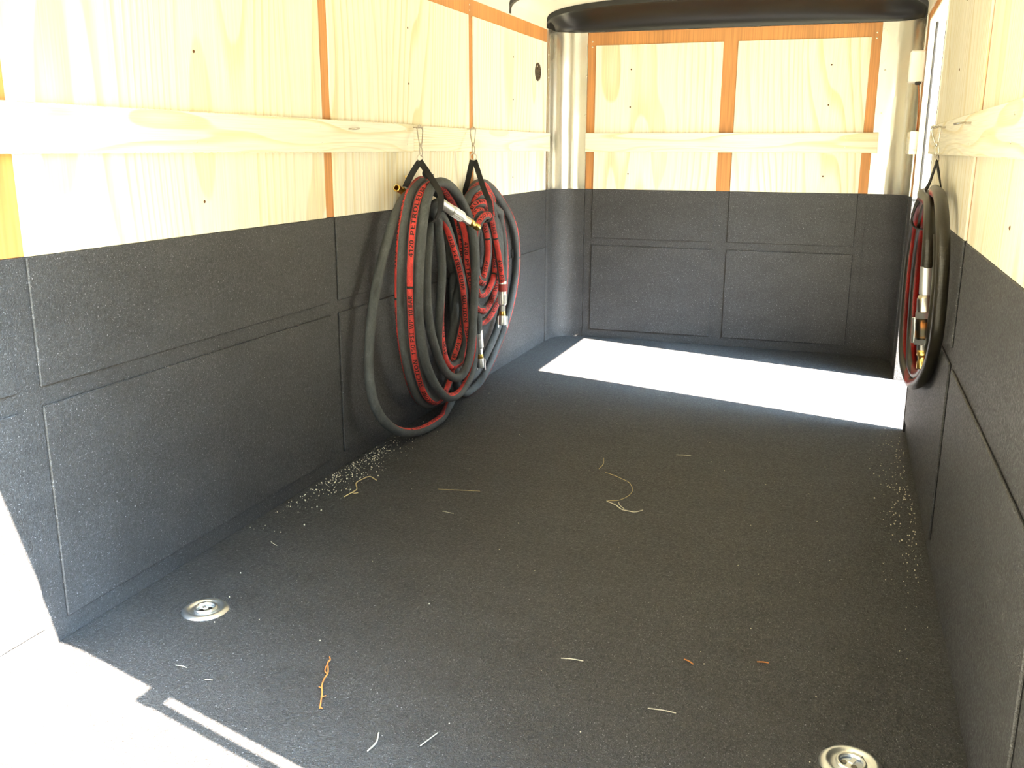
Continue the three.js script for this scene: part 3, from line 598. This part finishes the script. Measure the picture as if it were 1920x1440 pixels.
const slA = sling([0.074, 0.975, 1.93], [0.9, 0, 0.4],
  [[0.075, 0.966, 1.933], [0.058, 0.93, 1.955], [0.038, 0.889, 1.965], [0.02, 0.855, 1.957], [0.012, 0.82, 1.947]], [room, room, wallward],
  [[0.075, 0.966, 1.935], [0.115, 0.927, 1.958], [0.16, 0.884, 1.991], [0.184, 0.859, 2.012], [0.192, 0.832, 2.025], [0.184, 0.802, 2.02], [0.168, 0.781, 2.006]], [room, [0.7, 0.2, 0.7], out],
  [[0.012, 0.82, 1.947], [0.025, 0.782, 1.925], [0.07, 0.758, 1.92], [0.12, 0.758, 1.96], [0.16, 0.775, 2.0], [0.182, 0.802, 2.02]], [wallward, down, out], 'black webbing sling with a loose curl, round the top of the nearer coil');
mesh('webbing_tail', ribbon([[0.116, 0.937, 1.955], [0.104, 0.936, 1.955], [0.098, 0.925, 1.954], [0.104, 0.914, 1.95], [0.118, 0.914, 1.945], [0.126, 0.921, 1.945]], [[-0.3, 1, 0], [-1, 0, 0], [0, -1, 0]], 0.02, 0.003, 30), webbing, slA);
sling([0.071, 0.977, 1.417], [0.3, 0, 0.95],
  [[0.068, 0.964, 1.422], [0.055, 0.919, 1.418], [0.04, 0.877, 1.405], [0.022, 0.84, 1.39], [0.012, 0.805, 1.38]], [room, room, wallward],
  [[0.074, 0.964, 1.412], [0.092, 0.909, 1.41], [0.12, 0.848, 1.425], [0.148, 0.8, 1.44], [0.155, 0.755, 1.445]], [room, room, out],
  [[0.012, 0.805, 1.38], [0.025, 0.755, 1.386], [0.07, 0.728, 1.40], [0.12, 0.722, 1.427], [0.15, 0.735, 1.44], [0.155, 0.755, 1.445]], [wallward, down, out], 'black webbing sling round the top of the farther coil on the left wall');
sling([1.718, 0.984, 1.95], [0.9, 0, 0.4],
  [[1.718, 0.975, 1.95], [1.709, 0.91, 1.87], [1.692, 0.851, 1.74], [1.684, 0.80, 1.64]], [[-1, 0, 0], [-1, 0, 0]],
  [[1.719, 0.975, 1.95], [1.727, 0.934, 1.98], [1.737, 0.892, 1.98], [1.745, 0.845, 1.95]], [[1, 0, 0], [1, 0, 0]],
  [[1.684, 0.80, 1.64], [1.69, 0.775, 1.68], [1.71, 0.77, 1.77], [1.735, 0.79, 1.88], [1.745, 0.845, 1.95]], [[-1, 0, 0], [0, -1, 0], [1, 0, 0]], 'thin black webbing sling round the top of the dark coil on the right wall');

// recessed tie-down rings in the floor
function tieDown(x, z, turn, label) {
  const o = thing('tie_down_ring', label, 'tie-down', [x, 0, z]); o.rotation.y = turn;
  mesh('pan', new THREE.LatheGeometry([[0.0, 0.0035], [0.012, 0.0035], [0.018, 0.002], [0.031, 0.0016], [0.0355, 0.0042], [0.038, 0.0068], [0.042, 0.0072], [0.0465, 0.0062], [0.0505, 0.0022], [0.052, 0.0004]].map(([r, y]) => new THREE.Vector2(Math.max(r, 1e-5), y)), 56), zinc, o);
  mesh('ring', new THREE.TorusGeometry(0.0225, 0.0038, 10, 40).rotateX(Math.PI / 2).scale(1, 1, 0.92).translate(0.001, 0.0052, 0), zinc, o);
  mesh('hinge_bracket', join(box(-0.011, 0.011, 0.001, 0.0095, -0.027, -0.015, 0.003), box(-0.006, 0.006, 0.001, 0.0055, -0.016, 0.002, 0.002)), zinc, o);
  for (const s of [-1, 1]) { const m = mesh('bolt', new THREE.CylinderGeometry(0.005, 0.0054, 0.002, 6).translate(s * 0.0095, 0.0042, 0.006), darkSteel, o); m.userData.label = 'dark bolt'; }
  return o;
}
tieDown(0.197, 3.401, 0.9, 'round zinc tie-down ring in the floor near the left wall');
tieDown(1.5665, 3.503, -0.5, 'round zinc tie-down ring in the floor near the right wall');

// round louvred vent near the front of the left wall
{
  const o = thing('wall_vent', 'small round dark louvred vent on the left wall near the front corner', 'vent', [0, 1.374, 0.37]);
  const disc = turned([[0, 0.043], [0.003, 0.043], [0.005, 0.041], [0.005, 0.034], [0.0015, 0.033], [0.0015, 0]], V([0, 0, 0]), V([1, 0, 0]), 40);
  const ventBrown = new THREE.MeshStandardMaterial({ color: 0x3a2c1c, roughness: 0.5 });
  mesh('bezel', disc, ventBrown, o);
  for (let k = 0; k < 8; k++) { const y = -0.03 + k * 0.0086 - 0.004, h = Math.sqrt(Math.max(0.0001, 0.033 * 0.033 - y * y)); if (y > 0.018) continue; mesh('louvre', box(0.001, 0.005, y, y + 0.003, -h, h, 0.001), ventBrown, o); }
  mesh('hood', turned([[0.002, 0.016], [0.006, 0.014], [0.0062, 0]], V([0, 0.024, 0]), V([1, 0.024, 0]), 20), ventBrown, o);
  for (const [y, z] of [[0.025, 0.022], [-0.038, -0.008]]) screw(o, 0.0045, y, z, [1, 0, 0], brightScrew, 1.3);
}
// light switch beside the side door
{
  const o = thing('switch_box', 'white surface switch box with black rocker beside the side door', 'light switch', [W, 1.365, 0.3]);
  mesh('housing', box(-0.058, 0.004, -0.068, 0.065, -0.04, 0.04, 0.005), whitePlastic, o);
  mesh('rocker', box(-0.03, -0.006, -0.079, -0.064, 0.016, 0.042, 0.004), blackPlastic, o);
  mesh('cable', tube([[-0.016, -0.078, 0.03], [-0.008, -0.13, 0.032], [-0.004, -0.2, 0.032], [-0.003, -0.275, 0.03]], 0.003, 24, 8), new THREE.MeshStandardMaterial({ color: 0xa9672e, roughness: 0.5 }), o);
}

// ---------- litter on the floor ----------
const straw = new THREE.MeshStandardMaterial({ color: 0xc9b483, roughness: 0.75 }), paleStraw = new THREE.MeshStandardMaterial({ color: 0xd9d2bb, roughness: 0.7 }), rootBrown = new THREE.MeshStandardMaterial({ color: 0xc07a3c, roughness: 0.7 });
function bit(name, label, category, pts, r, mat, branches = []) {
  const lift = pts.map(([x, z], i) => [x, r + 0.0012 + (pts.length > 3 ? 0.0022 : 0.0006) * Math.sin(i * 1.7) ** 2, z]);
  const geo = join(tube(lift, r, Math.max(12, pts.length * 6), 6), capBall(lift[0], r), capBall(lift[lift.length - 1], r));
  if (!branches.length) return tag(mesh(name, geo, mat), label, category);
  const o = thing(name, label, category); mesh('stem', geo, mat, o);
  for (const b of branches) mesh('branch', tube(b.map(([x, z], i) => [x, r + 0.003, z]), r * 0.75, 12, 6), mat, o);
  return o;
}
bit('dry_root', 'orange brown crooked dry root lying right of the left tie-down ring', 'root', [[0.639, 3.658], [0.628, 3.634], [0.617, 3.612], [0.606, 3.594], [0.596, 3.568], [0.593, 3.549], [0.583, 3.53], [0.572, 3.512], [0.572, 3.503], [0.565, 3.492]], 0.0015, rootBrown, [[[0.594, 3.552], [0.584, 3.544], [0.577, 3.526], [0.573, 3.511]], [[0.61, 3.6], [0.602, 3.598]], [[0.624, 3.626], [0.63, 3.62]], [[0.639, 3.656], [0.645, 3.66]]]);
bit('dry_twig', 'thin crooked twig lying beside the pale grit along the left wall', 'twig', [[0.144, 2.668], [0.15, 2.632], [0.148, 2.599], [0.122, 2.553], [0.122, 2.511], [0.133, 2.486], [0.166, 2.506]], 0.0017, straw, [[[0.15, 2.632], [0.16, 2.636], [0.168, 2.628]]]);
bit('straw', 'long thin yellow stalk curved like a hook in mid floor', 'straw', [[0.822, 2.19], [0.853, 2.211], [0.89, 2.235], [0.912, 2.258], [0.935, 2.306], [0.941, 2.348], [0.934, 2.389], [0.916, 2.423], [0.89, 2.437]], 0.0009, straw);
bit('straw', 'pale forked stalk in mid floor just below the hooked yellow one', 'straw', [[0.887, 2.438], [0.921, 2.467], [0.944, 2.49], [0.96, 2.498], [0.983, 2.498], [1.002, 2.478]], 0.0014, paleStraw, [[[0.923, 2.439], [0.93, 2.46], [0.95, 2.487]]]);
bit('straw', 'short straight pale straw right of the hooked stalk', 'straw', [[1.006, 1.932], [1.03, 1.929], [1.054, 1.927]], 0.0011, paleStraw);
bit('straw', 'short bent straw with a knob at its far end, above the hooked stalk', 'straw', [[0.794, 2.161], [0.796, 2.115], [0.782, 2.049]], 0.0011, straw);
bit('straw', 'straight pale straw lying alone in mid foreground', 'straw', [[1.01, 3.337], [1.03, 3.334], [1.054, 3.333]], 0.0011, paleStraw);
bit('straw', 'white straw in the foreground close to the bottom edge, pointing at the right tie-down ring', 'straw', [[1.212, 3.455], [1.24, 3.453], [1.262, 3.453]], 0.0011, paleStraw);
bit('straw', 'bent straw at the bottom edge below the dry root', 'straw', [[0.782, 3.743], [0.785, 3.718], [0.776, 3.69]], 0.0012, paleStraw);
bit('straw', 'faint curved straw at the bottom edge, right of the bent one', 'straw', [[0.874, 3.655], [0.866, 3.684], [0.861, 3.699]], 0.0009, paleStraw);
bit('straw', 'small orange straw in the right foreground, the nearer to the middle of two', 'straw', [[1.247, 3.258], [1.257, 3.263], [1.266, 3.27]], 0.0014, rootBrown);
bit('straw', 'small orange straw in the right foreground, the nearer to the right wall of two', 'straw', [[1.388, 3.218], [1.4, 3.216], [1.409, 3.215]], 0.0013, rootBrown);
bit('straw', 'pale straw sliver just below the left tie-down ring by the sunlit edge', 'straw', [[0.29, 3.621], [0.303, 3.62], [0.315, 3.621]], 0.0008, paleStraw);
bit('straw', 'tiny tan straw midway between the left tie-down ring and the dry root', 'straw', [[0.378, 3.646], [0.386, 3.644], [0.392, 3.643]], 0.0008, straw);
bit('straw', 'tiny pale hooked straw behind the left tie-down ring', 'straw', [[0.124, 3.026], [0.141, 3.038], [0.152, 3.042]], 0.0008, paleStraw);
bit('straw', 'pale straw below the twig, flat on mid floor', 'straw', [[0.464, 2.675], [0.48, 2.678], [0.499, 2.68]], 0.0008, paleStraw);
bit('straw', 'faint long straight straw in front of the hanging hoses', 'straw', [[0.379, 2.511], [0.44, 2.5], [0.505, 2.485]], 0.0006, straw);
// loose grit: nobody could count it
function gritField(name, label, n, place, size) {
  const g = new THREE.IcosahedronGeometry(1, 0), im = new THREE.InstancedMesh(g, paleStraw, n), m = new THREE.Matrix4(), q = new THREE.Quaternion(), e = new THREE.Euler();
  for (let i = 0; i < n; i++) { const [x, z] = place(), s = size * (0.45 + 0.9 * rnd() ** 2); e.set(rnd() * 6, rnd() * 6, rnd() * 6); q.setFromEuler(e); m.compose(new THREE.Vector3(x, s * 0.7 + 0.0006, z), q, new THREE.Vector3(s, s * 0.7, s)); im.setMatrixAt(i, m); }
  im.name = numbered(name); im.castShadow = im.receiveShadow = true; im.userData = { kind: 'stuff', label, category: 'grit' }; scene.add(im);
}
const gauss = () => rnd() + rnd() + rnd() - 1.5;
gritField('grit', 'pale crumbs scattered along the floor edge by the left wall', 420, () => [0.012 + Math.abs(gauss()) * 0.12, 2.42 + gauss() * 0.42], 0.0021);
gritField('grit', 'pale crumbs scattered along the floor edge by the right wall', 220, () => [W - 0.012 - Math.abs(gauss()) * 0.09, 2.15 + gauss() * 0.75], 0.0021);
gritField('grit', 'sparse crumbs scattered over the open black floor', 150, () => [0.1 + rnd() * 1.55, 0.9 + rnd() * 2.9], 0.0014);

for (const o of scene.children) o.traverse((c) => { delete c.userData.partCount; });
renderer.render(scene, camera);
